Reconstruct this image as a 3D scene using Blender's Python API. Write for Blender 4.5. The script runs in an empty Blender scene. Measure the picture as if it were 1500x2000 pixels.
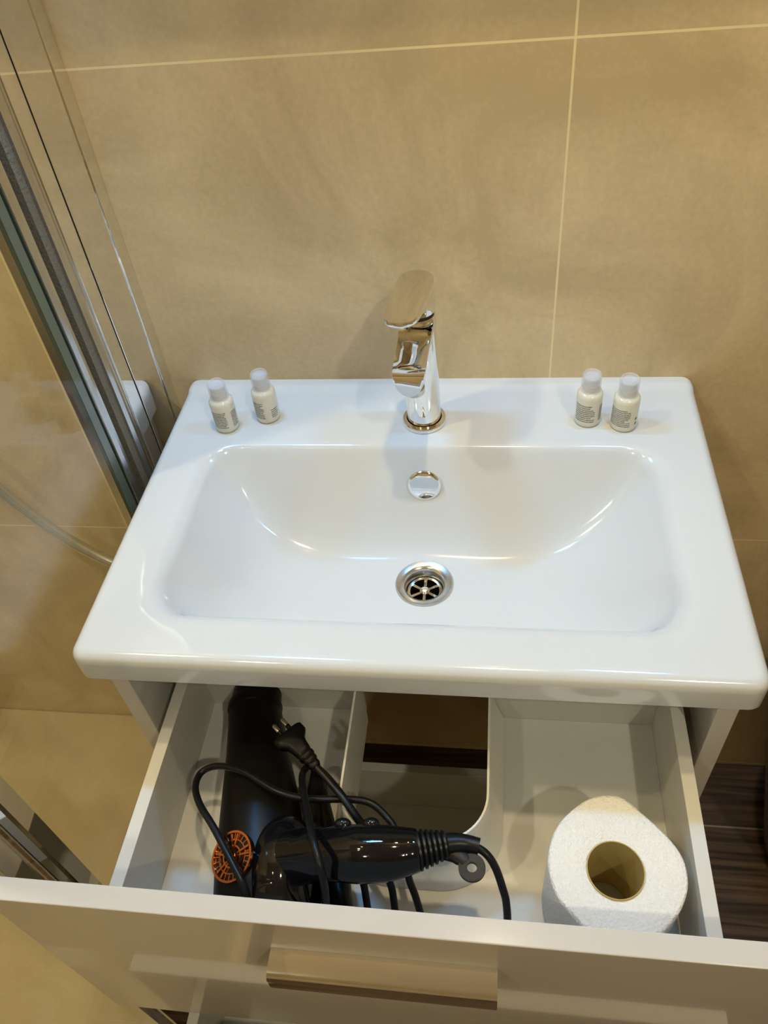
import bpy, bmesh, math, random
from mathutils import Vector, Matrix, Euler
random.seed(7)
PI = math.pi
H = 0.918                      # the basin top stands this far above the floor; built with z = 0 there, raised at the end
SC = bpy.context.scene
COL = SC.collection

# ------------------------------------------------------------------ camera
cam_d = bpy.data.cameras.new('camera')
cam_d.sensor_fit = 'VERTICAL'; cam_d.sensor_height = 36; cam_d.lens = 1543.4/2000*36
cam_d.clip_start = 0.02
cam = bpy.data.objects.new('camera', cam_d); COL.objects.link(cam)
cam.location = (0.0772, -0.7807, 0.575)
cam.rotation_mode = 'XYZ'; cam.rotation_euler = (0.7755, 0.0865, 0.1073)
SC.camera = cam

# ------------------------------------------------------------------ world, lights, exposure
SC.view_settings.view_transform = 'Standard'; SC.view_settings.look = 'None'
SC.view_settings.gamma = 1; SC.view_settings.exposure = 0.12
SC.view_settings.use_curve_mapping = False
w = bpy.data.worlds.new('world'); SC.world = w; w.use_nodes = True
w.node_tree.nodes['Background'].inputs[0].default_value = (0.9, 0.85, 0.75, 1)
w.node_tree.nodes['Background'].inputs[1].default_value = 0.05

def area(name, loc, aim, power, color, shape='DISK', size=0.08, size_y=None, spread=180):
    d = bpy.data.lights.new(name, 'AREA'); d.energy = power; d.color = color
    d.shape = shape; d.size = size
    if size_y: d.size_y = size_y
    d.spread = math.radians(spread)
    o = bpy.data.objects.new(name, d); COL.objects.link(o); o.location = loc
    o.rotation_euler = (Vector(aim)-Vector(loc)).to_track_quat('-Z', 'Y').to_euler()
    return o
WARM = (1.0, 0.93, 0.70); AMBER = (1.0, 0.79, 0.45); COOL = (0.14, 0.50, 1.0)
area('downlight', (0.70, -1.35, 1.52), (0.15, -0.2, 0), 6.6, WARM, size=0.06)
area('downlight', (-0.66, -1.35, 1.52), (-0.1, -0.2, 0), 4.0, WARM, size=0.06)
area('downlight', (0.10, -0.27, 1.52), (0.08, -0.27, 0), 6.8, AMBER, size=0.06)
area('shower_downlight', (-0.86, -0.50, 1.52), (-0.86, -0.50, 0), 9.0, (1.0, 0.84, 0.56))
area('added_cool_light', (-0.28, -0.045, 0.772), (-0.16, -0.34, 0), 2.3, COOL, 'RECTANGLE', 0.12, 0.016, 165)  # added unseen lamp: cool light on the basin and sideways tap shadows
area('added_cool_light', (0.32, -0.045, 0.772), (0.20, -0.34, 0), 1.6, COOL, 'RECTANGLE', 0.12, 0.016, 165)  # its added partner on the right, for the opposite tap shadow

# ------------------------------------------------------------------ materials
def nm(name):
    m = bpy.data.materials.new(name); m.use_nodes = True
    nt = m.node_tree; b = nt.nodes['Principled BSDF']
    return m, nt, b
def setp(b, **k):
    for a, v in k.items():
        a = a.replace('_', ' ')
        if a in b.inputs: b.inputs[a].default_value = v
def mat(name, col, rough=0.5, metal=0.0, var=0.03, scale=60, bump=0.0, bscale=300, coat=0.0, ior=1.5):
    m, nt, b = nm(name); N = nt.nodes; L = nt.links
    setp(b, Roughness=rough, Metallic=metal, IOR=ior)
    b.inputs['Coat Weight'].default_value = coat; b.inputs['Coat Roughness'].default_value = 0.03
    tc = N.new('ShaderNodeTexCoord'); nz = N.new('ShaderNodeTexNoise')
    nz.inputs['Scale'].default_value = scale; nz.inputs['Detail'].default_value = 4
    L.new(tc.outputs['Object'], nz.inputs['Vector'])
    r = N.new('ShaderNodeValToRGB')
    r.color_ramp.elements[0].position = 0.3; r.color_ramp.elements[1].position = 0.7
    r.color_ramp.elements[0].color = (*[c*(1-var) for c in col], 1)
    r.color_ramp.elements[1].color = (*[min(1, c*(1+var)) for c in col], 1)
    L.new(nz.outputs['Fac'], r.inputs[0]); L.new(r.outputs[0], b.inputs['Base Color'])
    if bump:
        n2 = N.new('ShaderNodeTexNoise'); n2.inputs['Scale'].default_value = bscale; n2.inputs['Detail'].default_value = 3
        L.new(tc.outputs['Object'], n2.inputs['Vector'])
        bp = N.new('ShaderNodeBump'); bp.inputs['Strength'].default_value = bump; bp.inputs['Distance'].default_value = 0.002
        L.new(n2.outputs['Fac'], bp.inputs['Height']); L.new(bp.outputs[0], b.inputs['Normal'])
    return m

def tile_mat(name, ax, off_u, off_v, pu, pv, c0, c1, grout, rough=0.42, gw=0.0022):
    """stone-look tiles; ax = which world axes run along and up the tiling"""
    m, nt, b = nm(name); N = nt.nodes; L = nt.links
    g = N.new('ShaderNodeNewGeometry'); sp = N.new('ShaderNodeSeparateXYZ'); L.new(g.outputs['Position'], sp.inputs[0])
    def M(op, a, v):
        n = N.new('ShaderNodeMath'); n.operation = op
        for i, q in enumerate((a, v)):
            if q is None: continue
            if isinstance(q, (int, float)): n.inputs[i].default_value = q
            else: L.new(q, n.inputs[i])
        return n.outputs[0]
    def line(axis, off, p):
        s = M('SUBTRACT', sp.outputs[axis], off); s = M('DIVIDE', s, p); s = M('ADD', s, 100.5)
        s = M('FRACT', s, None); s = M('SUBTRACT', s, 0.5); s = M('ABSOLUTE', s, None)
        return M('LESS_THAN', s, gw/2/p)
    k = M('MAXIMUM', line(ax[0], off_u, pu), line(ax[1], off_v, pv))
    # clouded stone colour
    n1 = N.new('ShaderNodeTexNoise'); n1.inputs['Scale'].default_value = 4.2; n1.inputs['Detail'].default_value = 8; n1.inputs['Roughness'].default_value = 0.62; n1.inputs['Distortion'].default_value = 1.2
    n2 = N.new('ShaderNodeTexNoise'); n2.inputs['Scale'].default_value = 160; n2.inputs['Detail'].default_value = 5
    L.new(g.outputs['Position'], n1.inputs['Vector']); L.new(g.outputs['Position'], n2.inputs['Vector'])
    s = M('MULTIPLY', n2.outputs['Fac'], 0.22); s2 = M('MULTIPLY', n1.outputs['Fac'], 0.9); s = M('ADD', s, s2)
    r = N.new('ShaderNodeValToRGB'); r.color_ramp.elements[0].position = 0.44; r.color_ramp.elements[1].position = 0.70
    r.color_ramp.elements[0].color = (*c0, 1); r.color_ramp.elements[1].color = (*c1, 1)
    L.new(s, r.inputs[0])
    mx = N.new('ShaderNodeMix'); mx.data_type = 'RGBA'; L.new(k, mx.inputs[0]); L.new(r.outputs[0], mx.inputs[6]); mx.inputs[7].default_value = (*grout, 1)
    L.new(mx.outputs[2], b.inputs['Base Color'])
    h = M('MULTIPLY', k, -1.0); h = M('ADD', h, M('MULTIPLY', n2.outputs['Fac'], 0.25))
    bp = N.new('ShaderNodeBump'); bp.inputs['Strength'].default_value = 0.35; bp.inputs['Distance'].default_value = 0.001
    L.new(h, bp.inputs['Height']); L.new(bp.outputs[0], b.inputs['Normal'])
    setp(b, Roughness=rough)
    return m

TC0, TC1, GR = (0.54, 0.435, 0.262), (0.73, 0.60, 0.375), (0.84, 0.73, 0.46)
M_wall = tile_mat('wall_tile', (0, 2), 0.1413, 0.3615+H, 0.6218, 0.636, TC0, TC1, GR)
M_wally = tile_mat('wall_tile_side', (1, 2), -0.3, 0.3615+H, 0.6218, 0.636, TC0, TC1, GR)
M_tray = tile_mat('shower_floor_stone', (0, 1), -1.6, -3.0, 3.0, 3.0, (0.50, 0.40, 0.235), (0.60, 0.49, 0.30), GR)
M_ceil = mat('ceiling_paint', (0.72, 0.68, 0.60), 0.8, bump=0.05)

def wood_floor():
    m, nt, b = nm('dark_wood_plank'); N = nt.nodes; L = nt.links
    g = N.new('ShaderNodeNewGeometry')
    mp = N.new('ShaderNodeMapping'); mp.inputs['Scale'].default_value = (2.5, 60, 1)
    L.new(g.outputs['Position'], mp.inputs[0])
    n = N.new('ShaderNodeTexNoise'); n.inputs['Scale'].default_value = 1.6; n.inputs['Detail'].default_value = 9; n.inputs['Distortion'].default_value = 0.6
    L.new(mp.outputs[0], n.inputs['Vector'])
    r = N.new('ShaderNodeValToRGB'); r.color_ramp.elements[0].position = 0.35; r.color_ramp.elements[1].position = 0.68
    r.color_ramp.elements[0].color = (0.030, 0.016, 0.008, 1); r.color_ramp.elements[1].color = (0.15, 0.092, 0.052, 1)
    L.new(n.outputs['Fac'], r.inputs[0])
    sp = N.new('ShaderNodeSeparateXYZ'); L.new(g.outputs['Position'], sp.inputs[0])
    def M(op, a, v=None):
        q = N.new('ShaderNodeMath'); q.operation = op; L.new(a, q.inputs[0])
        if v is not None: q.inputs[1].default_value = v
        return q.outputs[0]
    s = M('ABSOLUTE', M('SUBTRACT', M('FRACT', M('ADD', M('DIVIDE', M('SUBTRACT', sp.outputs[1], -0.1263), 0.20), 50.5)), 0.5))
    k = M('LESS_THAN', s, 0.0016/0.20)
    mx = N.new('ShaderNodeMix'); mx.data_type = 'RGBA'; L.new(k, mx.inputs[0]); L.new(r.outputs[0], mx.inputs[6]); mx.inputs[7].default_value = (0.30, 0.25, 0.19, 1)
    L.new(mx.outputs[2], b.inputs['Base Color']); setp(b, Roughness=0.45)
    return m
M_wood = wood_floor()
M_ceramic = mat('white_glazed_ceramic', (0.62, 0.645, 0.665), 0.12, var=0.008, scale=20, coat=0.6)
M_gloss = mat('white_gloss_lacquer', (0.66, 0.64, 0.61), 0.10, var=0.01, scale=12, coat=0.7)
M_lam = mat('white_laminate', (0.63, 0.615, 0.57), 0.38, var=0.015, scale=40)
M_plast = mat('white_plastic', (0.80, 0.78, 0.73), 0.30, var=0.01)
M_chrome = mat('chrome', (0.86, 0.86, 0.85), 0.035, 1.0, var=0.01)
M_alu = mat('brushed_aluminium', (0.62, 0.63, 0.65), 0.18, 1.0, var=0.04, scale=200)
M_steel = mat('satin_steel', (0.62, 0.60, 0.56), 0.24, 1.0, var=0.03, scale=200)
M_dark = mat('dark_hole', (0.010, 0.008, 0.006), 0.8)
M_seal = mat('black_rubber_seal', (0.012, 0.012, 0.012), 0.6)
M_brush = mat('grey_brush_seal', (0.16, 0.15, 0.12), 0.9, var=0.3, scale=900, bump=0.6)
M_blk = mat('matte_black_plastic', (0.005, 0.0045, 0.004), 0.38, var=0.1, ior=1.26)
M_blkg = mat('glossy_black_plastic', (0.004, 0.004, 0.005), 0.06, var=0.05, ior=1.45)
M_cord = mat('black_cord', (0.007, 0.007, 0.008), 0.33, var=0.1, ior=1.33)
M_copper = mat('copper_metal', (0.62, 0.22, 0.08), 0.25, 1.0, var=0.1, scale=400)
M_pin = mat('nickel_pin', (0.75, 0.70, 0.60), 0.25, 1.0)
M_paper = mat('toilet_paper', (0.86, 0.85, 0.82), 0.95, var=0.03, scale=350, bump=0.9, bscale=420)
M_card = mat('cardboard_core', (0.48, 0.36, 0.13), 0.85, var=0.06, scale=80)
M_hose = mat('silver_shower_hose', (0.66, 0.65, 0.60), 0.22, 0.85)
M_bin = mat('taupe_plastic', (0.16, 0.13, 0.10), 0.5)
M_ink = mat('grey_print', (0.07, 0.068, 0.065), 0.6)
M_mirror = mat('mirror_silvering', (0.93, 0.95, 0.95), 0.0, 1.0, var=0.0)
M_lampb = mat('white_lamp_housing', (0.8, 0.8, 0.8), 0.4)

def see_through(name, col, fac, rough=0.05, tint=(1, 1, 1), fres=True):
    """thin clear sheet: transparent plus a fresnel reflection, or a milky mix"""
    m = bpy.data.materials.new(name); m.use_nodes = True; nt = m.node_tree; N = nt.nodes; L = nt.links
    N.remove(N['Principled BSDF']); out = N['Material Output']
    t = N.new('ShaderNodeBsdfTransparent'); t.inputs[0].default_value = (*tint, 1)
    mx = N.new('ShaderNodeMixShader')
    if fres:
        g = N.new('ShaderNodeBsdfGlossy'); g.inputs['Roughness'].default_value = rough; g.inputs[0].default_value = (*col, 1)
        ge = N.new('ShaderNodeNewGeometry'); dp = N.new('ShaderNodeVectorMath'); dp.operation = 'DOT_PRODUCT'
        L.new(ge.outputs['Normal'], dp.inputs[0]); L.new(ge.outputs['Incoming'], dp.inputs[1]); cur = dp.outputs['Value']
        for op, v, sw in (('ABSOLUTE', 0, 0), ('SUBTRACT', 1.0, 1), ('POWER', 5.0, 0), ('MULTIPLY', 0.96, 0), ('ADD', 0.04, 0)):
            q = N.new('ShaderNodeMath'); q.operation = op; q.use_clamp = (op == 'SUBTRACT')
            L.new(cur, q.inputs[1 if sw else 0]); q.inputs[0 if sw else 1].default_value = v; cur = q.outputs[0]
        L.new(cur, mx.inputs[0])
    else:
        g = N.new('ShaderNodeBsdfPrincipled'); g.inputs['Base Color'].default_value = (*col, 1); g.inputs['Roughness'].default_value = rough
        mx.inputs[0].default_value = fac
    L.new(t.outputs[0], mx.inputs[1]); L.new(g.outputs[0], mx.inputs[2]); L.new(mx.outputs[0], out.inputs[0])
    return m
M_glass = see_through('shower_glass', (1, 1, 1), 0, 0.0, (0.95, 0.975, 0.96))
M_edge = mat('green_glass_edge', (0.10, 0.14, 0.12), 0.08, coat=0.5)
M_cap = see_through('frosted_clear_plastic', (0.80, 0.82, 0.88), 0.29, 0.10, (1, 1, 1), False)
M_lotion = mat('cream_lotion_bottle', (0.70, 0.68, 0.58), 0.18, var=0.02, coat=0.5)

# ------------------------------------------------------------------ mesh helpers
def obj(name, bm, m, parent=None, smooth=False, bevel=0, seg=2, angle=40):
    bmesh.ops.recalc_face_normals(bm, faces=bm.faces)
    me = bpy.data.meshes.new(name); bm.to_mesh(me); bm.free()
    for q in (m if isinstance(m, (list, tuple)) else [m]): me.materials.append(q)
    o = bpy.data.objects.new(name, me); COL.objects.link(o)
    if parent: o.parent = parent
    if smooth:
        for p in me.polygons: p.use_smooth = True
        if angle < 180:
            try: me.set_sharp_from_angle(angle=math.radians(angle))
            except Exception: pass
    if bevel:
        b = o.modifiers.new('bevel', 'BEVEL'); b.width = bevel; b.segments = seg; b.limit_method = 'ANGLE'; b.angle_limit = math.radians(35)
        b.harden_normals = False
    return o
def thing(name, label, cat, loc=(0, 0, 0), rot=(0, 0, 0), group=None):
    o = bpy.data.objects.new(name, None); COL.objects.link(o); o.location = loc; o.rotation_euler = rot
    o.empty_display_size = 0.03
    o['label'] = label; o['category'] = cat
    if group: o['group'] = group
    return o
def tag(o, label, cat, group=None):
    o['label'] = label; o['category'] = cat
    if group: o['group'] = group
    return o
def box(bm, x0, x1, y0, y1, z0, z1, mat_i=0):
    vs = [bm.verts.new((x, y, z)) for x in (x0, x1) for y in (y0, y1) for z in (z0, z1)]
    for f in ((0, 1, 3, 2), (4, 6, 7, 5), (0, 4, 5, 1), (2, 3, 7, 6), (0, 2, 6, 4), (1, 5, 7, 3)):
        bm.faces.new([vs[i] for i in f]).material_index = mat_i
def BX(*a):
    bm = bmesh.new(); box(bm, *a); return bm
def loft(bm, rings, cap=True, closed=False, mat_i=0):
    R = [[bm.verts.new(p) for p in r] for r in rings]; n = len(R[0])
    m = len(R)
    for i in range(m if closed else m-1):
        a, b = R[i], R[(i+1) % m]
        for j in range(n):
            bm.faces.new((a[j], a[(j+1) % n], b[(j+1) % n], b[j])).material_index = mat_i
    if cap and not closed:
        bm.faces.new(R[0][::-1]).material_index = mat_i; bm.faces.new(R[-1]).material_index = mat_i
def circ(r, z, n=48, cx=0, cy=0):
    return [(cx+r*math.cos(2*PI*i/n), cy+r*math.sin(2*PI*i/n), z) for i in range(n)]
def lathe(prof, n=48, cap=True, closed=False):
    bm = bmesh.new(); loft(bm, [circ(max(r, 1e-5), z, n) for r, z in prof], cap, closed); return bm
def catmull(P, k=8):
    P = [Vector(p) for p in P]; Q = [P[0]*2-P[1]]+P+[P[-1]*2-P[-2]]; out = []
    for i in range(1, len(Q)-2):
        a, b, c, d = Q[i-1:i+3]
        for t in range(k):
            s = t/k
            out.append(0.5*((2*b)+(c-a)*s+(2*a-5*b+4*c-d)*s*s+(3*b-a-3*c+d)*s**3))
    out.append(P[-1]); return out
def tube(bm, P, r, n=14, k=8, smooth=True, flat=None):
    """r number or list (per control point); flat = (sx, sz) section scale"""
    pts = catmull(P, k) if smooth else [Vector(p) for p in P]
    if isinstance(r, (list, tuple)):
        rr = []
        for i in range(len(r)-1):
            for t in range(k if smooth else 1): rr.append(r[i]+(r[i+1]-r[i])*t/(k if smooth else 1))
        rr.append(r[-1])
    else: rr = [r]*len(pts)
    T = [(pts[min(i+1, len(pts)-1)]-pts[max(i-1, 0)]).normalized() for i in range(len(pts))]
    up = Vector((0, 0, 1))
    if abs(T[0].dot(up)) > 0.95: up = Vector((1, 0, 0))
    nrm = (up-T[0]*up.dot(T[0])).normalized(); rings = []
    for i, p in enumerate(pts):
        nrm = (nrm-T[i]*nrm.dot(T[i])).normalized(); bn = T[i].cross(nrm)
        sx, sz = flat if flat else (1, 1)
        rings.append([p+(bn*math.cos(2*PI*j/n)*sx+nrm*math.sin(2*PI*j/n)*sz)*rr[i] for j in range(n)])
    loft(bm, rings)
def TUBE(*a, **k):
    bm = bmesh.new(); tube(bm, *a, **k); return bm
def xform(bm, M): bmesh.ops.transform(bm, matrix=M, verts=bm.verts); return bm
def struct(name, bm, m):
    o = obj(name, bm, m); o['kind'] = 'structure'; return o

# ------------------------------------------------------------------ room
X0, X1, Y1, ZC = -1.30, 1.45, -2.10, 1.54
struct('wall_back', BX(X0-.1, X1+.1, 0, 0.10, -H, ZC), M_wall)
struct('wall_left', BX(X0-.1, X0, Y1, 0, -H, ZC), M_wally)
struct('wall_right', BX(X1, X1+.1, Y1, 0, -H, ZC), M_wally)
struct('wall_front', BX(X0-.1, X1+.1, Y1-.1, Y1, -H, ZC), M_wall)
struct('floor', BX(X0-.1, X1+.1, Y1-.1, 0.10, -H-.08, -H), M_wood)
struct('ceiling', BX(X0-.1, X1+.1, Y1-.1, 0.10, ZC, ZC+.08), M_ceil)

# ------------------------------------------------------------------ shower
tray = obj('shower_tray', BX(X0, -0.315, -1.25, 0, -H, -0.853), M_tray, bevel=0.004)
tag(tray, 'low beige stone shower tray behind the glass at the left', 'shower tray')

XS = -0.33
enc = thing('shower_enclosure', 'glass shower screen with polished chrome profiles left of the washbasin', 'shower enclosure', (XS, -0.05, -0.853))
def E(name, bm, m, **k):
    o = obj(name, bm, m, enc, **k); o.matrix_parent_inverse = Matrix.Translation((-XS, 0.05, 0.853)); return o
ZT = 1.05; ZB = -0.853
E('wall_channel', BX(XS-.030, XS+.0015, -0.0216, 0, ZB, ZT), M_chrome, bevel=0.0008)
E('wall_profile', BX(XS-.026, XS, -0.0815, -0.0216, ZB, ZT), M_chrome, bevel=0.0006)
E('seal_strip', BX(XS-.026, XS-.004, -0.0845, -0.0815, ZB, ZT), M_seal)
E('wall_profile', BX(XS-.026, XS, -0.1085, -0.0845, ZB, ZT), M_chrome, bevel=0.0006)
def prof(pts, z0, z1):
    bm = bmesh.new(); loft(bm, [[(x, y, z) for x, y in pts] for z in (z0, z1)]); return bm
# rounded door stile: brown-reflecting flank, bright flat, brush, black gap, bright flat
E('door_stile', prof([(XS-.022, -0.1085), (XS-.001, -0.1085), (XS+.0005, -0.1155), (XS+.003, -0.122), (XS+.0045, -0.128), (XS+.004, -0.1355), (XS-.022, -0.1355)], ZB+.01, ZT-.01), M_alu)
E('brush_seal', BX(XS-.020, XS+.001, -0.1475, -0.1355, ZB+.01, ZT-.01), M_brush)
E('seal_strip', BX(XS-.022, XS-.019, -0.1594, -0.1475, ZB+.01, ZT-.01), M_seal)
E('door_stile', prof([(XS-.022, -0.1594), (XS+.001, -0.1594), (XS+.004, -0.163), (XS+.0045, -0.168), (XS+.003, -0.1745), (XS-.022, -0.1775)], ZB+.01, ZT-.01), M_alu)
E('glass_edge', BX(XS-.0045, XS+.0005, -0.1905, -0.1775, ZB+.01, ZT-.01), M_edge)
E('glass_pane', BX(XS-.006, XS, -0.520, -0.1905, ZB+.02, ZT-.02), M_glass)
E('glass_pane', BX(XS-.006, XS, -1.22, -0.586, ZB+.02, ZT-.02), M_glass)
E('door_post', prof([(XS-.02, -0.516), (XS+.001, -0.516), (XS+.002, -0.534), (XS+.010, -0.538), (XS+.013, -0.544), (XS+.010, -0.550), (XS+.002, -0.553), (XS+.002, -0.573), (XS-.02, -0.5735)], ZB, ZT), M_chrome)
E('door_post', prof([(XS-.02, -0.5765), (XS+.004, -0.5765), (XS+.007, -0.581), (XS+.004, -0.588), (XS-.02, -0.588)], ZB, ZT), M_chrome)
E('bottom_rail', BX(XS-.016, XS+.003, -0.516, -0.1775, ZB, ZB+.03), M_chrome, bevel=0.002)

hose = obj('shower_hose', TUBE([(-0.86, -0.05, 0.62), (-0.84, -0.06, 0.35), (-0.76, -0.06, 0.10), (-0.6800, -0.06, 0.02), (-0.6276, -0.06, -0.0755), (-0.6009, -0.06, -0.1384), (-0.5756, -0.06, -0.1859), (-0.5516, -0.06, -0.2228),
     (-0.5244, -0.06, -0.2555), (-0.4908, -0.06, -0.2856), (-0.4471, -0.06, -0.3137), (-0.405, -0.055, -0.325), (-0.375, -0.03, -0.32), (-0.370, -0.004, -0.315)], 0.0088, n=18), M_hose, smooth=True)
tag(hose, 'silver flexible shower hose hanging in a curve behind the glass', 'shower hose')

# ------------------------------------------------------------------ wash basin
BW, BD, BR, TH = 0.305, 0.4135, 0.016, 0.036
def sdrr(x, y, hx, hy, r):
    qx, qy = abs(x)-hx+r, abs(y)-hy+r
    return min(max(qx, qy), 0)+math.hypot(max(qx, 0), max(qy, 0))-r
def sst(t): t = max(0, min(1, t)); return t*t*(3-2*t)
def bowl(x, y):
    e = -sdrr(x-0.001, y+0.2385, 0.252, 0.1175, 0.045)
    s = 0.0020+0.0030*sst((-0.128-y)/0.05)
    t = e/s
    es = s*(math.log1p(math.exp(t)) if t < 30 else t)
    if t < -7: return 0.0
    a = (1.62+0.9*sst((-0.27-y)/0.05))*es
    u = min(abs(x-0.001)/0.2535, 1)
    F = 0.101*(1-u**4)**1.25 + 0.7*min(es, 0.014)*u
    k = min(0.034, a+F)
    h = max(k-abs(a-F), 0)/k if k > 0 else 0
    return min(a, F)-h*h*k/4
def basin_z(x, y):
    z = -bowl(x, y)
    z += 0.0028*sst((y+0.022)/0.012)                # a slight upstand along the wall
    d = min(BW-abs(x), y+BD, 0.1)                    # rounded outer rim
    cx, cy = abs(x)-(BW-BR), (-y)-(BD-BR)
    if cx > 0 and cy > 0: d = BR-math.hypot(cx, cy)
    r = 0.011
    if d < r: z -= r-math.sqrt(max(0, r*r-(r-d)**2))
    return z
def axis_lines(a, b, n, dense):
    L = [a+(b-a)*i/n for i in range(n+1)]
    for c, wd, k in dense:
        L += [c-wd+2*wd*i/k for i in range(k+1)]
    L = sorted(v for v in L if a <= v <= b); out = [L[0]]
    for v in L[1:]:
        if v-out[-1] > 0.0008: out.append(v)
    out[-1] = b; return out
xs = axis_lines(-BW, BW, 120, [(-BW, .014, 20), (BW, .014, 20), (-.25, .02, 14), (.25, .02, 14), (0.004, .03, 20)])
ys = axis_lines(-BD, 0.0, 90, [(-BD, .014, 20), (0, .014, 14), (-.121, .012, 16), (-.355, .015, 10), (-.234, .03, 20)])
def corner(x, y):
    """squeeze the square corners of the grid into rounded ones"""
    cx, cy = abs(x)-(BW-BR), None
    for yc, sg in ((-BD+BR, -1), (-BR, 1)):
        dy = (y-yc)*sg
        if cx > 0 and dy > 0:
            a, b = cx/BR, dy/BR
            return math.copysign((BW-BR)+BR*a*math.sqrt(1-b*b/2), x), yc+sg*BR*b*math.sqrt(1-a*a/2)
    return x, y
bm = bmesh.new(); top = []; bot = []
DR = (0.004, -0.234)
for y in ys:
    rt = []; rb = []
    for x in xs:
        X, Y = corner(x, y); z = basin_z(X, Y)
        rt.append(bm.verts.new((X, Y, z)))
        rb.append(bm.verts.new((X, Y, min(-TH if min(BW-abs(X), Y+BD) > .004 else -TH+.003, -bowl(X, Y)-0.010))))
    top.append(rt); bot.append(rb)
ny, nx = len(ys), len(xs)
def hole(x, y): return math.hypot(x-DR[0], y-DR[1]) < 0.0265
for j in range(ny-1):
    for i in range(nx-1):
        if hole((xs[i]+xs[i+1])/2, (ys[j]+ys[j+1])/2): continue
        bm.faces.new((top[j][i], top[j][i+1], top[j+1][i+1], top[j+1][i]))
        bm.faces.new((bot[j][i], bot[j+1][i], bot[j+1][i+1], bot[j][i+1]))
for i in range(nx-1):
    bm.faces.new((top[0][i], bot[0][i], bot[0][i+1], top[0][i+1])); bm.faces.new((top[-1][i], top[-1][i+1], bot[-1][i+1], bot[-1][i]))
for j in range(ny-1):
    bm.faces.new((top[j][0], top[j+1][0], bot[j+1][0], bot[j][0])); bm.faces.new((top[j][-1], bot[j][-1], bot[j+1][-1], top[j+1][-1]))
basin = thing('washbasin', 'wide white ceramic washbasin with a rectangular bowl on the vanity cabinet', 'washbasin', (0, -0.2, -TH))
def P(name, bm, m, par, off, **k):
    o = obj(name, bm, m, par, **k); o.matrix_parent_inverse = Matrix.Translation((-off[0], -off[1], -off[2])); return o
BO = (0, -0.2, -TH)
P('bowl_body', bm, M_ceramic, basin, BO, smooth=True, angle=60)
zd = -bowl(*DR)
# drain: flange, well, star grate, screw
T = Matrix.Translation((DR[0], DR[1], zd))
fl = lathe([(0.0190, -0.030), (0.0205, -0.012), (0.0208, -0.004), (0.0222, -0.0005), (0.0262, 0.0012), (0.0305, 0.0022), (0.0318, 0.0010), (0.0318, -0.003), (0.0262, -0.006), (0.0235, -0.012), (0.0225, -0.030)], 64, cap=False, closed=True)
drain = P('drain', xform(fl, T), M_steel, basin, BO, smooth=True, angle=50)
bm = bmesh.new(); n = 72
def ring(bm, r0, r1, z0, z1, n=72, c=(0, 0)):
    loft(bm, [circ(r0, z0, n, *c), circ(r1, z0, n, *c), circ(r1, z1, n, *c), circ(r0, z1, n, *c)], cap=False, closed=True)
ring(bm, 0.0162, 0.0196, -0.015, -0.0125)
ring(bm, 0.0020, 0.0056, -0.014, -0.0118, 24)
for k in range(6):
    a = PI/2+k*PI/3; c, s = math.cos(a), math.sin(a); hw = 0.0014
    q = []
    for z in (-0.015, -0.0125):
        q.append([(c*r-s*h_, s*r+c*h_, z) for r, h_ in ((0.0045, hw), (0.0045, -hw), (0.0170, -hw*1.3), (0.0170, hw*1.3))])
    loft(bm, q)
g = obj('drain_grate', xform(bm, T), M_chrome, drain, bevel=0.0004); g.matrix_parent_inverse = Matrix.Translation((0, 0, 0))
bm = lathe([(0.0040, -0.013), (0.0040, -0.0100), (0.0030, -0.0092), (0.0, -0.0090)], 24)
obj('drain_screw', xform(bm, T), M_chrome, drain, smooth=True)
bm = lathe([(0.0200, -0.060), (0.0205, -0.016), (0.0203, -0.016), (0.0198, -0.058), (0, -0.058)], 40)
obj('drain_well', xform(bm, T), M_dark, drain)
# overflow cap on the sloping back of the bowl
oc = Vector((0.001, -0.1400, -0.0370))
nn = Vector((0, -0.965, 0.26)).normalized()
q = Vector((0, 0, 1)).rotation_difference(nn).to_matrix().to_4x4()
bm = lathe([(0.0120, -0.004), (0.0120, 0.004), (0.0176, 0.0045), (0.0186, 0.0055), (0.0188, 0.0078), (0.0180, 0.0092), (0.0150, 0.0102), (0.0, 0.0106)], 56)
P('overflow_cap', xform(bm, Matrix.Translation(oc)@q), M_chrome, basin, BO, smooth=True, angle=50)

# ------------------------------------------------------------------ tap
TX, TY = -0.002, -0.076
tap = thing('basin_tap', 'polished chrome single-lever mixer tap standing at the back of the basin', 'tap', (TX, TY, 0))
obj('base_ring', lathe([(0.0235, 0), (0.0248, 0.0008), (0.0250, 0.0042), (0.0240, 0.0058), (0.0200, 0.0062), (0.0190, 0.0040)], 64), M_chrome, tap, smooth=True, angle=50)
bm = lathe([(0.0190, 0.004), (0.0192, 0.02), (0.0190, 0.07), (0.0187, 0.105), (0.0184, 0.1385), (0.0178, 0.1405), (0.0, 0.1405)], 64)
obj('body', bm, M_chrome, tap, smooth=True, angle=60)
obj('lever_gap', lathe([(0.0165, 0.1400), (0.0165, 0.1440), (0, 0.1440)], 48), M_seal, tap, smooth=True)
def dsec(y, wd, ztop, zbot, dip, n=24):
    ring_ = []
    for i in range(n+1):                 # rounded underside
        a = PI+PI*i/n
        ring_.append((wd*math.cos(a), y, ztop+(ztop-zbot)*math.sin(a)))
    for i in range(1, 10):               # shallow channel on top
        t = i/10; x = wd*(1-2*t)
        ring_.append((x, y, ztop-dip*math.sin(PI*t)**0.7))
    return ring_
bm = bmesh.new()
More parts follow.
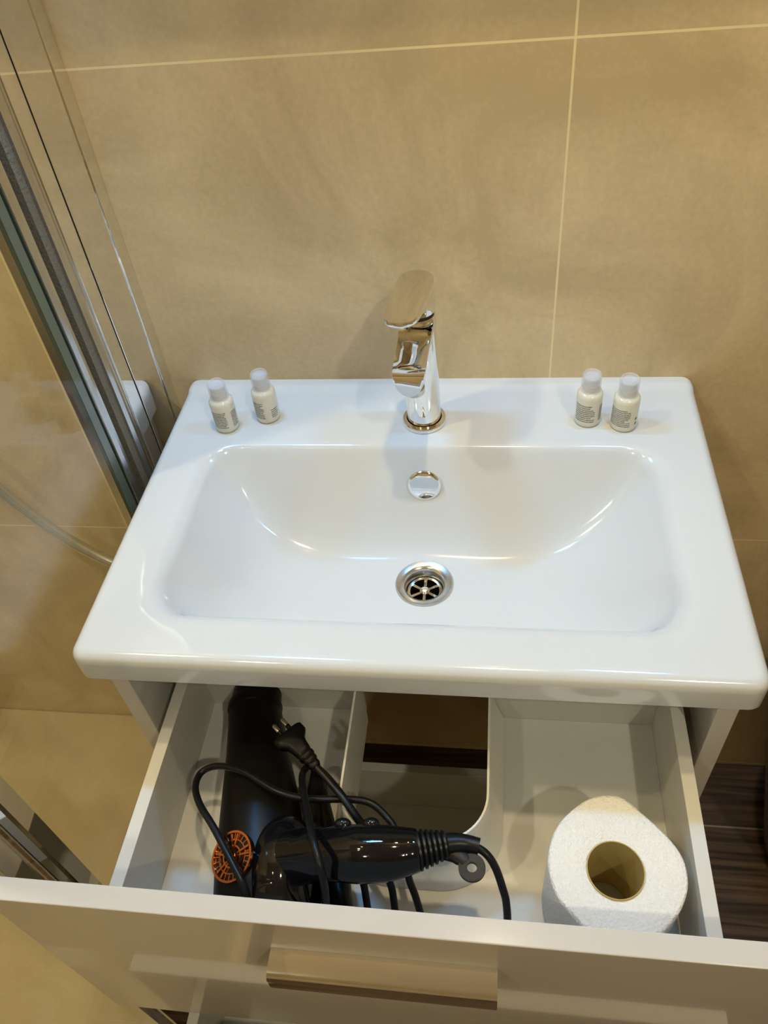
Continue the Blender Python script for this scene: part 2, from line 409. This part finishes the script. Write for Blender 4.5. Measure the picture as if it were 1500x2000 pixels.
loft(bm, [dsec(-0.006, 0.0172, 0.137, 0.098, 0.0005), dsec(-0.020, 0.0172, 0.136, 0.098, 0.001), dsec(-0.030, 0.0163, 0.1335, 0.099, 0.004), dsec(-0.045, 0.0160, 0.1315, 0.099, 0.0055),
          dsec(-0.065, 0.0160, 0.1300, 0.0985, 0.0055), dsec(-0.077, 0.0160, 0.1295, 0.099, 0.004), dsec(-0.081, 0.0160, 0.1293, 0.0995, 0.0010), dsec(-0.087, 0.0158, 0.1275, 0.1000, 0.0), dsec(-0.0895, 0.0148, 0.1245, 0.1020, 0.0)])
obj('spout', xform(bm, Matrix.Rotation(math.radians(-2), 4, 'Z')), M_chrome, tap, smooth=True, angle=50)
bm = lathe([(0.0095, 0.096), (0.0105, 0.096), (0.0105, 0.102), (0, 0.102)], 32)
obj('aerator', xform(bm, Matrix.Translation((0, -0.073, 0))), M_steel, tap, smooth=True)
def stad(r, L, z, tilt=0.0, n=28, wtip=1.0):
    ring_ = [(r*math.cos(PI*i/n), r*math.sin(PI*i/n), z) for i in range(n+1)]
    ring_ += [(-r*wtip*math.cos(PI*i/n), -L-r*wtip*math.sin(PI*i/n), z-tilt*L) for i in range(n+1)]
    return ring_
bm = bmesh.new()
loft(bm, [stad(0.0170, 0.0, 0.1440), stad(0.0184, 0.0005, 0.1450), stad(0.0184, 0.002, 0.1500), stad(0.0184, 0.010, 0.1575, 0), stad(0.0183, 0.026, 0.1640, 0), stad(0.0182, 0.046, 0.1690, .0, wtip=.92),
          stad(0.0181, 0.060, 0.1715, 0.0, wtip=.92), stad(0.0181, 0.0635, 0.1735, 0.0, wtip=.93), stad(0.0181, 0.0640, 0.1775, 0.0, wtip=.93), stad(0.0176, 0.0640, 0.1786, 0.0, wtip=.93), stad(0.0165, 0.0640, 0.1789, 0, wtip=.93)])
obj('lever', xform(bm, Matrix.Rotation(math.radians(-8), 4, 'Z')), M_chrome, tap, smooth=True, angle=40)

# ------------------------------------------------------------------ mini toiletry bottles
def glyph_band(r, a0, a1, z0, z1, rows, seed, hgt=0.62, big=False):
    rnd = random.Random(seed); bm = bmesh.new(); dz = (z1-z0)/rows
    for k in range(rows):
        a = a0; zc = z1-(k+.5)*dz; h = dz*hgt/2
        end = a1-(rnd.random()*.25*(a1-a0) if rnd.random() < .35 else 0)
        while a < end:
            wd = rnd.uniform(.03, .075)*(1.8 if big else 1); b = min(a+wd, end)
            m = max(1, int((b-a)/.04)); prev = None
            for i in range(m+1):
                t = a+(b-a)*i/m; hh = h*rnd.uniform(.6, 1)
                cur = [bm.verts.new((r*math.sin(t), -r*math.cos(t), zc+s*hh)) for s in (-1, 1)]
                if prev: bm.faces.new((prev[0], cur[0], cur[1], prev[1]))
                prev = cur
            a = b+rnd.uniform(.012, .035)
    return bm
def make_bottle():
    t = thing('toiletry_bottle', '', 'bottle')
    obj('bottle_body', lathe([(0.0, 0.0012), (0.0105, 0.0012), (0.0112, 0.0), (0.0128, 0.0004), (0.0139, 0.0022), (0.0141, 0.005), (0.0141, 0.0360), (0.0137, 0.0392), (0.0122, 0.0415), (0.0100, 0.0428), (0.0082, 0.0434), (0.0082, 0.0500), (0, 0.0500)], 48), M_lotion, t, smooth=True, angle=70)
    c = obj('cap', lathe([(0.0094, 0.0436), (0.0107, 0.0436), (0.0106, 0.0590), (0.0100, 0.0628), (0.0088, 0.0640), (0.0075, 0.0634), (0.0070, 0.0622), (0.0, 0.0622), (0, 0.0600), (0.0090, 0.0600)], 40, cap=False, closed=True), M_cap, t, smooth=True, angle=50)
    obj('inner_plug', lathe([(0.0078, 0.0500), (0.0082, 0.0575), (0.0070, 0.0590), (0.0040, 0.0592), (0.0034, 0.0606), (0, 0.0606)], 32), M_cap, c, smooth=True, angle=50)
    return t
b0 = make_bottle()
def copy_tree(o, parent=None):
    c = o.copy(); COL.objects.link(c); c.parent = parent
    if parent: c.matrix_parent_inverse = o.matrix_parent_inverse.copy()
    for ch in [k for k in bpy.data.objects if k.parent == o]: copy_tree(ch, c)
    return c
BOT = [(-0.2325, -0.0875, 'small cream bottle with a milky cap nearest the left end of the basin deck', ((-.80, 0.45, 10), (.92, 1.55, 10)), 0.0, 11),
       (-0.1870, -0.0700, 'small cream bottle close to the wall, second from the left end of the basin', ((-.95, 0.05, 9), (.65, 1.35, 5)), 0.0, 12),
       (0.1795, -0.0760, 'small cream bottle right of the tap, the nearer to the tap of the pair', ((-1.25, 0.40, 9), (.80, 1.25, 10)), 0.0, 13),
       (0.2175, -0.0840, 'small cream bottle nearest the right end of the basin deck', ((-1.45, 0.30, 10), (.75, 1.0, 2)), 0.0, 14)]
BOTS = [b0]+[copy_tree(b0) for _ in BOT[1:]]
for o, (x, y, lab, bands, rz, sd) in zip(BOTS, BOT):
    o.location = (x, y, 0); o['label'] = lab; o['group'] = 'mini toiletry bottles on the basin deck'
    bm = bmesh.new()
    for k, (a0, a1, rows) in enumerate(bands):
        tmp = glyph_band(0.01418, a0, a1, 0.0075, 0.0305 if k == 0 else (0.029 if rows > 6 else 0.020), rows, sd+k*7)
        me = bpy.data.meshes.new('t'); tmp.to_mesh(me); tmp.free(); bm.from_mesh(me); bpy.data.meshes.remove(me)
    obj('printed_text', bm, M_ink, o)

# ------------------------------------------------------------------ vanity cabinet with two pulled-out drawers
CO = (0.003, -0.2, -0.69)
van = thing('vanity_cabinet', 'white gloss vanity cabinet under the basin with both drawers pulled out', 'cabinet', CO)
for x0, x1 in ((-0.289, -0.271), (0.276, 0.294)):
    P('side_panel', BX(x0, x1, -0.395, -0.001, -0.69, -0.0365), M_gloss, van, CO, bevel=0.0008)
def u_path(off, y_back, n=14):
    xa, xb, yf, r = -0.061-off, 0.076+off, -0.497-off, 0.046+off
    pts = [(xa, y_back), (xa, y_back*0.5+(yf+r)*0.5)]
    for i in range(n+1):
        a = PI+PI/2*i/n; pts.append((xa+r+r*math.cos(a), yf+r+r*math.sin(a)))
    for i in range(n+1):
        a = 1.5*PI+PI/2*i/n; pts.append((xb-r+r*math.cos(a), yf+r+r*math.sin(a)))
    pts += [(xb, y_back*0.5+(yf+r)*0.5), (xb, y_back)]
    return pts
def drawer(z_top, z_flr, y_back, y_front, fz0, fz1, cut, fy):
    xl, xr, t = -0.253, 0.264, 0.0125
    bm = bmesh.new()
    box(bm, xl, xl+t, y_front, y_back, z_flr-.012, z_top); box(bm, xr-t, xr, y_front, y_back, z_flr-.012, z_top)
    yi = y_back-0.012
    if cut:
        box(bm, xl+t, -0.0635, yi, y_back, z_flr-.012, z_top); box(bm, 0.0805, xr-t, yi, y_back, z_flr-.012, z_top)
        U = u_path(0.001, yi)
        poly = [(xl+t, y_front), (xr-t, y_front), (xr-t, yi)]+U[::-1]+[(xl+t, yi)]
        vs = [bm.verts.new((x, y, z_flr)) for x, y in poly]; f = bm.faces.new(vs)
        vb = [bm.verts.new((x, y, z_flr-.010)) for x, y in poly]; f2 = bm.faces.new(vb[::-1])
        for i in range(len(poly)):
            j = (i+1) % len(poly); bm.faces.new((vs[i], vb[i], vb[j], vs[j]))
        bmesh.ops.triangulate(bm, faces=[f, f2])
    else:
        box(bm, xl+t, xr-t, yi, y_back, z_flr-.012, z_top); box(bm, xl+t, xr-t, y_front, yi, z_flr-.010, z_flr)
    d = P('drawer', bm, M_lam, van, CO, bevel=0.0005, seg=1)
    def S(name, bm, m, **k):
        o = obj(name, bm, m, d, **k); return o
    S('front_panel', BX(-0.311, 0.318, fy-.0175, fy, fz0, fz1), M_gloss, bevel=0.0010)
    return d, S
d1, S1 = drawer(-0.130, -0.220, -0.313, -0.589, -0.367, -0.042, True, -0.589)
# curved plastic surround of the trap cut-out
prof_u = [(0.0, -0.238), (0.0, -0.1400), (0.0020, -0.1395), (0.0028, -0.142), (0.0040, -0.165), (0.0080, -0.190), (0.0150, -0.212), (0.0170, -0.2192), (0.0020, -0.2192), (0.0020, -0.238)]
bm = bmesh.new(); rings = []
paths = {o: u_path(o, -0.3265) for o, z in prof_u}
for i in range(len(paths[0.0])):
    rings.append([(paths[o][i][0], paths[o][i][1], z) for o, z in prof_u])
loft(bm, rings)
S1('cutout_surround', bm, M_plast, smooth=True, angle=45)
# ledge handle
def handle(S, z0):
    bm = bmesh.new()
    sec = [(-0.6066, z0-0.030), (-0.6066, z0+0.0005), (-0.6225, z0-0.0005), (-0.6262, z0-0.0022), (-0.6285, z0-0.006), (-0.6290, z0-0.0235), (-0.6270, z0-0.0245), (-0.6262, z0-0.0235), (-0.6255, z0-0.0075), (-0.6235, z0-0.0045), (-0.6215, z0-0.0035), (-0.6092, z0-0.0028), (-0.6092, z0-0.030)]
    loft(bm, [[(x, y, z) for y, z in sec] for x in (-0.0905, 0.0865)])
    S('handle', bm, M_chrome, smooth=True, angle=30)
handle(S1, -0.100)
d2, S2 = drawer(-0.434, -0.535, -0.281, -0.640, -0.69, -0.370, False, -0.640)
bm = bmesh.new()
sec = [(-0.6576, -0.460), (-0.6576, -0.4295), (-0.6735, -0.4305), (-0.6795, -0.436), (-0.680, -0.4535), (-0.6772, -0.4535), (-0.6762, -0.4375), (-0.6602, -0.4328), (-0.6602, -0.460)]
loft(bm, [[(x, y, z) for y, z in sec] for x in (-0.0905, 0.0865)])
S2('handle', bm, M_chrome, smooth=True, angle=30)

# ------------------------------------------------------------------ toilet roll
RC = (0.1865, -0.5145)
OUT = [(0.1806, -0.4513), (0.1966, -0.4526), (0.2111, -0.4647), (0.231, -0.485), (0.2412, -0.5016), (0.2433, -0.5182), (0.2398, -0.533), (0.2302, -0.5495), (0.2147, -0.5652), (0.1937, -0.5766), (0.1722, -0.5758), (0.1537, -0.5626), (0.1367, -0.5443), (0.1299, -0.5269), (0.1288, -0.51), (0.1339, -0.4902), (0.1434, -0.475), (0.1584, -0.4609), (0.1696, -0.4544)]
def closed_curve(P, k=6):
    n = len(P); out = []
    P = [Vector((*p, 0)) for p in P]
    for i in range(n):
        a, b, c, d = P[i-1], P[i], P[(i+1) % n], P[(i+2) % n]
        for t in range(k):
            s = t/k
            out.append(0.5*((2*b)+(c-a)*s+(2*a-5*b+4*c-d)*s*s+(3*b-a-3*c+d)*s**3))
    return out
oc_ = closed_curve(OUT)
nO = len(oc_)
def rr(sc, z, dz=0.0):
    return [(RC[0]+(p.x-RC[0])*sc, RC[1]+(p.y-RC[1])*sc, z+dz*math.sin(5*2*PI*i/nO)) for i, p in enumerate(oc_)]
def inner(r, z):
    out = []
    for p in oc_:
        a = math.atan2(p.y-RC[1], p.x-RC[0]); out.append((RC[0]-0.002+r*0.985*math.cos(a), RC[1]-0.003+r*math.sin(a), z))
    return out
roll = thing('toilet_roll', 'white toilet roll standing on end at the right of the open drawer', 'toilet roll', (RC[0], RC[1], -0.2195))
def RL(name, bm, m, **k):
    o = obj(name, bm, m, roll, **k); o.matrix_parent_inverse = Matrix.Translation((-RC[0], -RC[1], 0.2195)); return o
bm = bmesh.new()
loft(bm, [inner(0.0242, -0.2195), rr(.97, -0.2195), rr(.99, -0.2180), rr(1.0, -0.2150), rr(1.0, -0.1290), rr(.985, -0.1258), rr(.95, -0.1250), rr(.80, -0.1250), rr(.62, -0.1253), inner(0.0262, -0.1252), inner(0.0242, -0.1262)], cap=False, closed=True)
RL('paper', bm, M_paper, smooth=True, angle=60)
bm = bmesh.new()
loft(bm, [inner(0.0242, -0.2192), inner(0.0242, -0.1240), inner(0.0234, -0.1240), inner(0.0234, -0.2192)], cap=False, closed=True)
RL('cardboard_core', bm, M_card, smooth=True, angle=60)

# ------------------------------------------------------------------ hair dryer
HO = (-0.15, -0.46, -0.2195)
dry = thing('hair_dryer', 'black hair dryer with a copper grille lying in the left of the open drawer', 'hair dryer', HO)
def D(name, bm, m, par=None, **k):
    o = obj(name, bm, m, par or dry, **k)
    if par is None: o.matrix_parent_inverse = Matrix.Translation((-HO[0], -HO[1], -HO[2]))
    return o
# barrel: rings about an axis that runs front to back, resting on the drawer floor
ax = [(-0.1800, -0.352, -0.1890, 0.0290), (-0.1740, -0.370, -0.1885, 0.0303), (-0.1640, -0.405, -0.1860, 0.0330), (-0.1520, -0.445, -0.1815, 0.0375), (-0.1425, -0.480, -0.1785, 0.0405), (-0.1350, -0.520, -0.1775, 0.0415), (-0.1290, -0.550, -0.1775, 0.0410), (-0.1265, -0.565, -0.1780, 0.0380), (-0.1255, -0.574, -0.1785, 0.0320)]
def axis_rings(ax, n=56, f=1.0):
    R = []
    for i, (x, y, z, r) in enumerate(ax):
        a = Vector(ax[max(i-1, 0)][:3]); b = Vector(ax[min(i+1, len(ax)-1)][:3]); t = (b-a).normalized()
        s = t.cross(Vector((0, 0, 1))).normalized(); u = s.cross(t)
        R.append([Vector((x, y, z))+(s*math.cos(2*PI*j/n)+u*math.sin(2*PI*j/n))*r*f for j in range(n)])
    return R
bm = bmesh.new(); loft(bm, axis_rings(ax)); D('barrel', bm, M_blk, smooth=True, angle=50)
nz = [(-0.1822, -0.3275, -0.1900, 0.0270), (-0.1810, -0.3420, -0.1895, 0.0283), (-0.1808, -0.3440, -0.1895, 0.0300), (-0.1800, -0.3520, -0.1892, 0.0302), (-0.1798, -0.3530, -0.1892, 0.0288)]
bm = bmesh.new(); loft(bm, axis_rings(nz)); D('air_nozzle', bm, M_blk, smooth=True, angle=40)
# glossy motor housing: a dome over barrel and handle root
bm = bmesh.new(); bmesh.ops.create_uvsphere(bm, u_segments=48, v_segments=28, radius=1)
Mx = Matrix.Translation((-0.1060, -0.531, -0.1700)) @ Matrix.Rotation(math.radians(9), 4, 'Z') @ Matrix.Rotation(math.radians(-10), 4, 'Y') @ Matrix.Diagonal((0.0315, 0.0560, 0.0430, 1))
for v in bm.verts:
    for i in range(3): v.co[i] = math.copysign(abs(v.co[i])**0.86, v.co[i])
xform(bm, Mx); D('motor_housing', bm, M_blkg, smooth=True, angle=180)
# copper grille: ring with spokes on the left flank
gc = Vector((-0.1500, -0.5262, -0.1385)); gn = Vector((-0.40, -0.18, 0.90)).normalized()
GM = Matrix.Translation(gc) @ Vector((0, 0, 1)).rotation_difference(gn).to_matrix().to_4x4()
bm = lathe([(0.0, -0.004), (0.0215, -0.004), (0.0215, 0.0008), (0.0, 0.0008)], 48)
base = D('grille_plate', xform(bm, GM), M_blkg, smooth=True, angle=40)
bm = bmesh.new(); ring(bm, 0.0202, 0.0222, 0.0, 0.0030, 56); ring(bm, 0.0085, 0.0100, 0.0006, 0.0022, 40); ring(bm, 0.0012, 0.0038, 0.0006, 0.0032, 24); ring(bm, 0.0140, 0.0150, 0.0006, 0.0016, 48)
for k in range(5):
    for dlt in (-0.17, 0.17):
        a = k*2*PI/5+0.3+dlt; c, s = math.cos(a), math.sin(a); q_ = []
        for z, hw in ((0.0004, 0.0012), (0.0026, 0.0008)):
            q_.append([(c*r-s*h_, s*r+c*h_, z) for r, h_ in ((0.0028, hw*.8), (0.0028, -hw*.8), (0.0195, -hw*1.2), (0.0195, hw*1.2))])
        loft(bm, q_)
for k in range(24):
    a = 2*PI*k/24; c, s = math.cos(a), math.sin(a)
    loft(bm, [[(c*r-s*h_, s*r+c*h_, z) for r, h_ in ((0.0151, .0004), (0.0151, -.0004), (0.0203, -.0005), (0.0203, .0005))] for z in (0.0004, 0.0016)])
D('copper_grille', xform(bm, GM), M_copper)
# handle
hp = [(-0.100, -0.5200, -0.150), (-0.084, -0.5215, -0.136), (-0.060, -0.5250, -0.116), (-0.0307, -0.5285, -0.102), (-0.005, -0.5280, -0.0975), (0.0120, -0.5255, -0.096), (0.0200, -0.5240, -0.0962)]
bm = bmesh.new(); tube(bm, hp, [0.0270, 0.0240, 0.0225, 0.0238, 0.0225, 0.0190, 0.0172], n=36, k=10, flat=(1.0, 0.92))
D('handle', bm, M_blkg, smooth=True, angle=60)
for c_ in ((-0.047, -0.5060, -0.098), (-0.0215, -0.5065, -0.092)):
    bm = bmesh.new(); bmesh.ops.create_uvsphere(bm, u_segments=20, v_segments=12, radius=1)
    xform(bm, Matrix.Translation(c_) @ Matrix.Diagonal((0.0075, 0.0055, 0.0050, 1)))
    D('button', bm, M_blkg, smooth=True, angle=180)
# ribbed strain relief
bm = bmesh.new(); a0, a1 = Vector((0.0185, -0.5242, -0.0962)), Vector((0.0440, -0.5168, -0.0980)); t_ = (a1-a0).normalized()
prf = []
for i in range(6):
    u = i/6; r = 0.0170-0.0062*u
    prf += [(u, r*0.86), (u+0.03, r), (u+0.10, r), (u+0.13, r*0.86)]
prf.append((1.0, 0.0095))
s_ = t_.cross(Vector((0, 0, 1))).normalized(); u_ = s_.cross(t_)
loft(bm, [[a0+(a1-a0)*u+(s_*math.cos(2*PI*j/32)+u_*math.sin(2*PI*j/32)*0.95)*r for j in range(32)] for u, r in prf])
D('ribbed_collar', bm, M_cord, smooth=True, angle=30)
bm = bmesh.new(); tube(bm, [(0.0400, -0.5175, -0.0978), (0.050, -0.5150, -0.0985), (0.060, -0.5145, -0.0992), (0.0705, -0.5160, -0.1000)], [0.0092, 0.0082, 0.0072, 0.0070], n=20)
D('cord_guard', bm, M_cord, smooth=True, angle=50)
# hanging loop: a bent strap ending in an eye
bm = bmesh.new(); tube(bm, [(0.0400, -0.5200, -0.100), (0.0500, -0.5220, -0.1010), (0.0565, -0.5260, -0.1010), (0.0600, -0.5295, -0.1005)], [0.0090, 0.0085, 0.0075, 0.0060], n=16, flat=(1, .4))
ring(bm, 0.0042, 0.0112, -0.1030, -0.0990, 40, (0.0650, -0.5335))
D('hanging_loop', bm, M_blk, smooth=True, angle=50)
CR = 0.0034
bm = bmesh.new()
tube(bm, [(-0.1276, -0.5640, -0.190), (-0.1276, -0.5620, -0.150), (-0.1330, -0.5520, -0.1330), (-0.1465, -0.5350, -0.1300), (-0.1730, -0.5035, -0.1330), (-0.1951, -0.4794, -0.14), (-0.208, -0.4576, -0.15), (-0.2073, -0.4402, -0.155), (-0.1884, -0.4365, -0.148), (-0.158, -0.446, -0.138), (-0.1217, -0.4645, -0.134), (-0.0912, -0.4695, -0.135), (-0.052, -0.4682, -0.133), (-0.0315, -0.4703, -0.133), (-0.0165, -0.4791, -0.137), (-0.0031, -0.4941, -0.142), (0.0037, -0.5134, -0.15), (0.0084, -0.5254, -0.165), (0.0141, -0.5348, -0.180), (0.0205, -0.5500, -0.205), (0.024, -0.5720, -0.2155)], CR)
tube(bm, [(-0.0345, -0.4901, -0.14), (-0.0458, -0.4791, -0.134), (-0.0628, -0.46, -0.132), (-0.0797, -0.4433, -0.135), (-0.0935, -0.4340, -0.138), (-0.1000, -0.4400, -0.139), (-0.098, -0.4543, -0.130), (-0.0884, -0.4788, -0.116), (-0.071, -0.5194, -0.087), (-0.0601, -0.5437, -0.083), (-0.0559, -0.5560, -0.1), (-0.0575, -0.5620, -0.13), (-0.0610, -0.5680, -0.175), (-0.060, -0.5700, -0.2155)], CR)
tube(bm, [(-0.0835, -0.4462, -0.1175), (-0.0687, -0.459, -0.120), (-0.0537, -0.4738, -0.122), (-0.0393, -0.4885, -0.130), (-0.0330, -0.4960, -0.143), (-0.0260, -0.5050, -0.152), (-0.0172, -0.5176, -0.158), (-0.0095, -0.5273, -0.170), (-0.0067, -0.5348, -0.180), (-0.0045, -0.5500, -0.205), (-0.002, -0.5720, -0.2155)], CR)
tube(bm, [(-0.0480, -0.5130, -0.152), (-0.0419, -0.5213, -0.156), (-0.0342, -0.5287, -0.165), (-0.0312, -0.5384, -0.180), (-0.0299, -0.5500, -0.205), (-0.029, -0.5720, -0.2155)], CR)
tube(bm, [(0.0660, -0.5155, -0.0995), (0.0766, -0.5209, -0.102), (0.0844, -0.5287, -0.11), (0.0906, -0.5394, -0.125), (0.094, -0.5464, -0.14), (0.0955, -0.5570, -0.170), (0.093, -0.570, -0.2155)], CR)
D('power_cord', bm, M_cord, smooth=True, angle=60)
# two-pin plug
p0, p1 = Vector((-0.1130, -0.4190, -0.1145)), Vector((-0.0835, -0.4462, -0.1175)); ta = (p1-p0).normalized()
sa = ta.cross(Vector((0, 0, 1))).normalized(); ua = sa.cross(ta)
def psec(u, w_, h_, n=28):
    c = p0+(p1-p0)*u; out = []
    for j in range(n):
        a = 2*PI*j/n; ca, sn = math.cos(a), math.sin(a)
        out.append(c+sa*w_*math.copysign(abs(ca)**.6, ca)+ua*h_*math.copysign(abs(sn)**.6, sn))
    return out
bm = bmesh.new()
loft(bm, [psec(u, a, b) for u, a, b in [(-.16, .0150, .0058), (-.13, .0162, .0066), (.05, .0164, .0068), (.12, .0140, .0066), (.20, .0105, .0066), (.34, .0088, .0064), (.5, .0080, .0060), (.56, .0072, .0056), (.60, .0080, .0062), (.66, .0080, .0062), (.70, .0062, .0050), (.74, .0070, .0055), (.80, .0070, .0055), (.84, .0052, .0045), (.88, .0058, .0050), (.94, .0058, .0050), (1.0, .0046, .0042)]])
plug = D('plug', bm, M_blk, smooth=True, angle=45)
for s in (-1, 1):
    bm = bmesh.new(); q0 = p0+(p1-p0)*(-.12)+sa*s*0.0050
    tube(bm, [q0, q0-ta*0.008], 0.0024, n=16, smooth=False)
    D('pin_sleeve', bm, M_blk, plug)
    bm = bmesh.new(); tube(bm, [q0-ta*0.008, q0-ta*0.0160, q0-ta*0.0172], [0.0022, 0.0022, 0.0012], n=16, smooth=False)
    D('pin', bm, M_pin, plug, smooth=True, angle=40)

# spare concentrator nozzle lying beside the dryer
WO = (-0.075, -0.49, -0.2195)
bm = bmesh.new()
def wsec(x, y, z, a, b, n=32):
    return [(x+a*math.copysign(abs(math.cos(2*PI*j/n))**.8, math.cos(2*PI*j/n)), y, z+b*math.sin(2*PI*j/n)) for j in range(n)]
loft(bm, [wsec(-0.0985, -0.415, -0.2000, .0080, .0190), wsec(-0.0960, -0.440, -0.1970, .0100, .0220), wsec(-0.0905, -0.475, -0.1940, .0105, .0250), wsec(-0.0640, -0.512, -0.1940, .0120, .0250), wsec(-0.0550, -0.550, -0.1950, .0130, .0240), wsec(-0.0520, -0.575, -0.1950, .0130, .0240),
          wsec(-0.0520, -0.575, -0.1950, .0110, .0220), wsec(-0.0640, -0.512, -0.1940, .0100, .0230), wsec(-0.0985, -0.418, -0.2000, .0060, .0170)])
o = obj('dryer_attachment', bm, M_blk, smooth=True, angle=50)
tag(o, 'black tapered dryer attachment lying between the hair dryer and the drawer cut-out', 'hair dryer attachment')

# ------------------------------------------------------------------ mirror above the basin with two added lamps on its face, bin at the right
mir = thing('wall_mirror', 'frameless rectangular mirror hanging above the basin', 'mirror', (0.02, -0.001, 0.46))
def Q(name, bm, m, par, off, **k):
    o = obj(name, bm, m, par, **k); o.matrix_parent_inverse = Matrix.Translation((-off[0], -off[1], -off[2])); return o
Q('backing', BX(-0.38, 0.42, -0.016, -0.001, 0.46, 1.10), M_lampb, mir, (0.02, -0.001, 0.46))
Q('mirror_glass', BX(-0.38, 0.42, -0.020, -0.016, 0.46, 1.10), M_mirror, mir, (0.02, -0.001, 0.46))
for lx_, sd_ in ((-0.28, 'left'), (0.32, 'right')):
    lb = obj('added_mirror_lamp', BX(lx_-0.07, lx_+0.07, -0.034, -0.0205, 0.785, 0.845), M_lampb, bevel=0.002)  # made-up housing, out of view, to go with the added cool lamp
    tag(lb, 'added slim white lamp housing on the face of the mirror, on its %s side' % sd_, 'lamp', 'added lamps on the mirror')

bn = thing('waste_bin', 'tapered taupe bin standing on the dark floor right of the cabinet', 'bin', (0.70, -0.16, -H))
obj('bin_body', lathe([(0, 0), (0.120, 0), (0.128, 0.004), (0.190, 0.28), (0.206, 0.400), (0.210, 0.410), (0.204, 0.412), (0.200, 0.400), (0.184, 0.28), (0.122, 0.010), (0, 0.010)], 64), M_bin, bn, smooth=True, angle=50)
obj('bin_rim', xform(lathe([(0.203, 0.405), (0.213, 0.405), (0.215, 0.414), (0.209, 0.420), (0.202, 0.414)], 64, cap=False, closed=True), Matrix.Identity(4)), M_bin, bn, smooth=True)

# ------------------------------------------------------------------ raise everything so the floor is at zero
for o in list(SC.objects):
    if o.parent is None: o.location.z += H
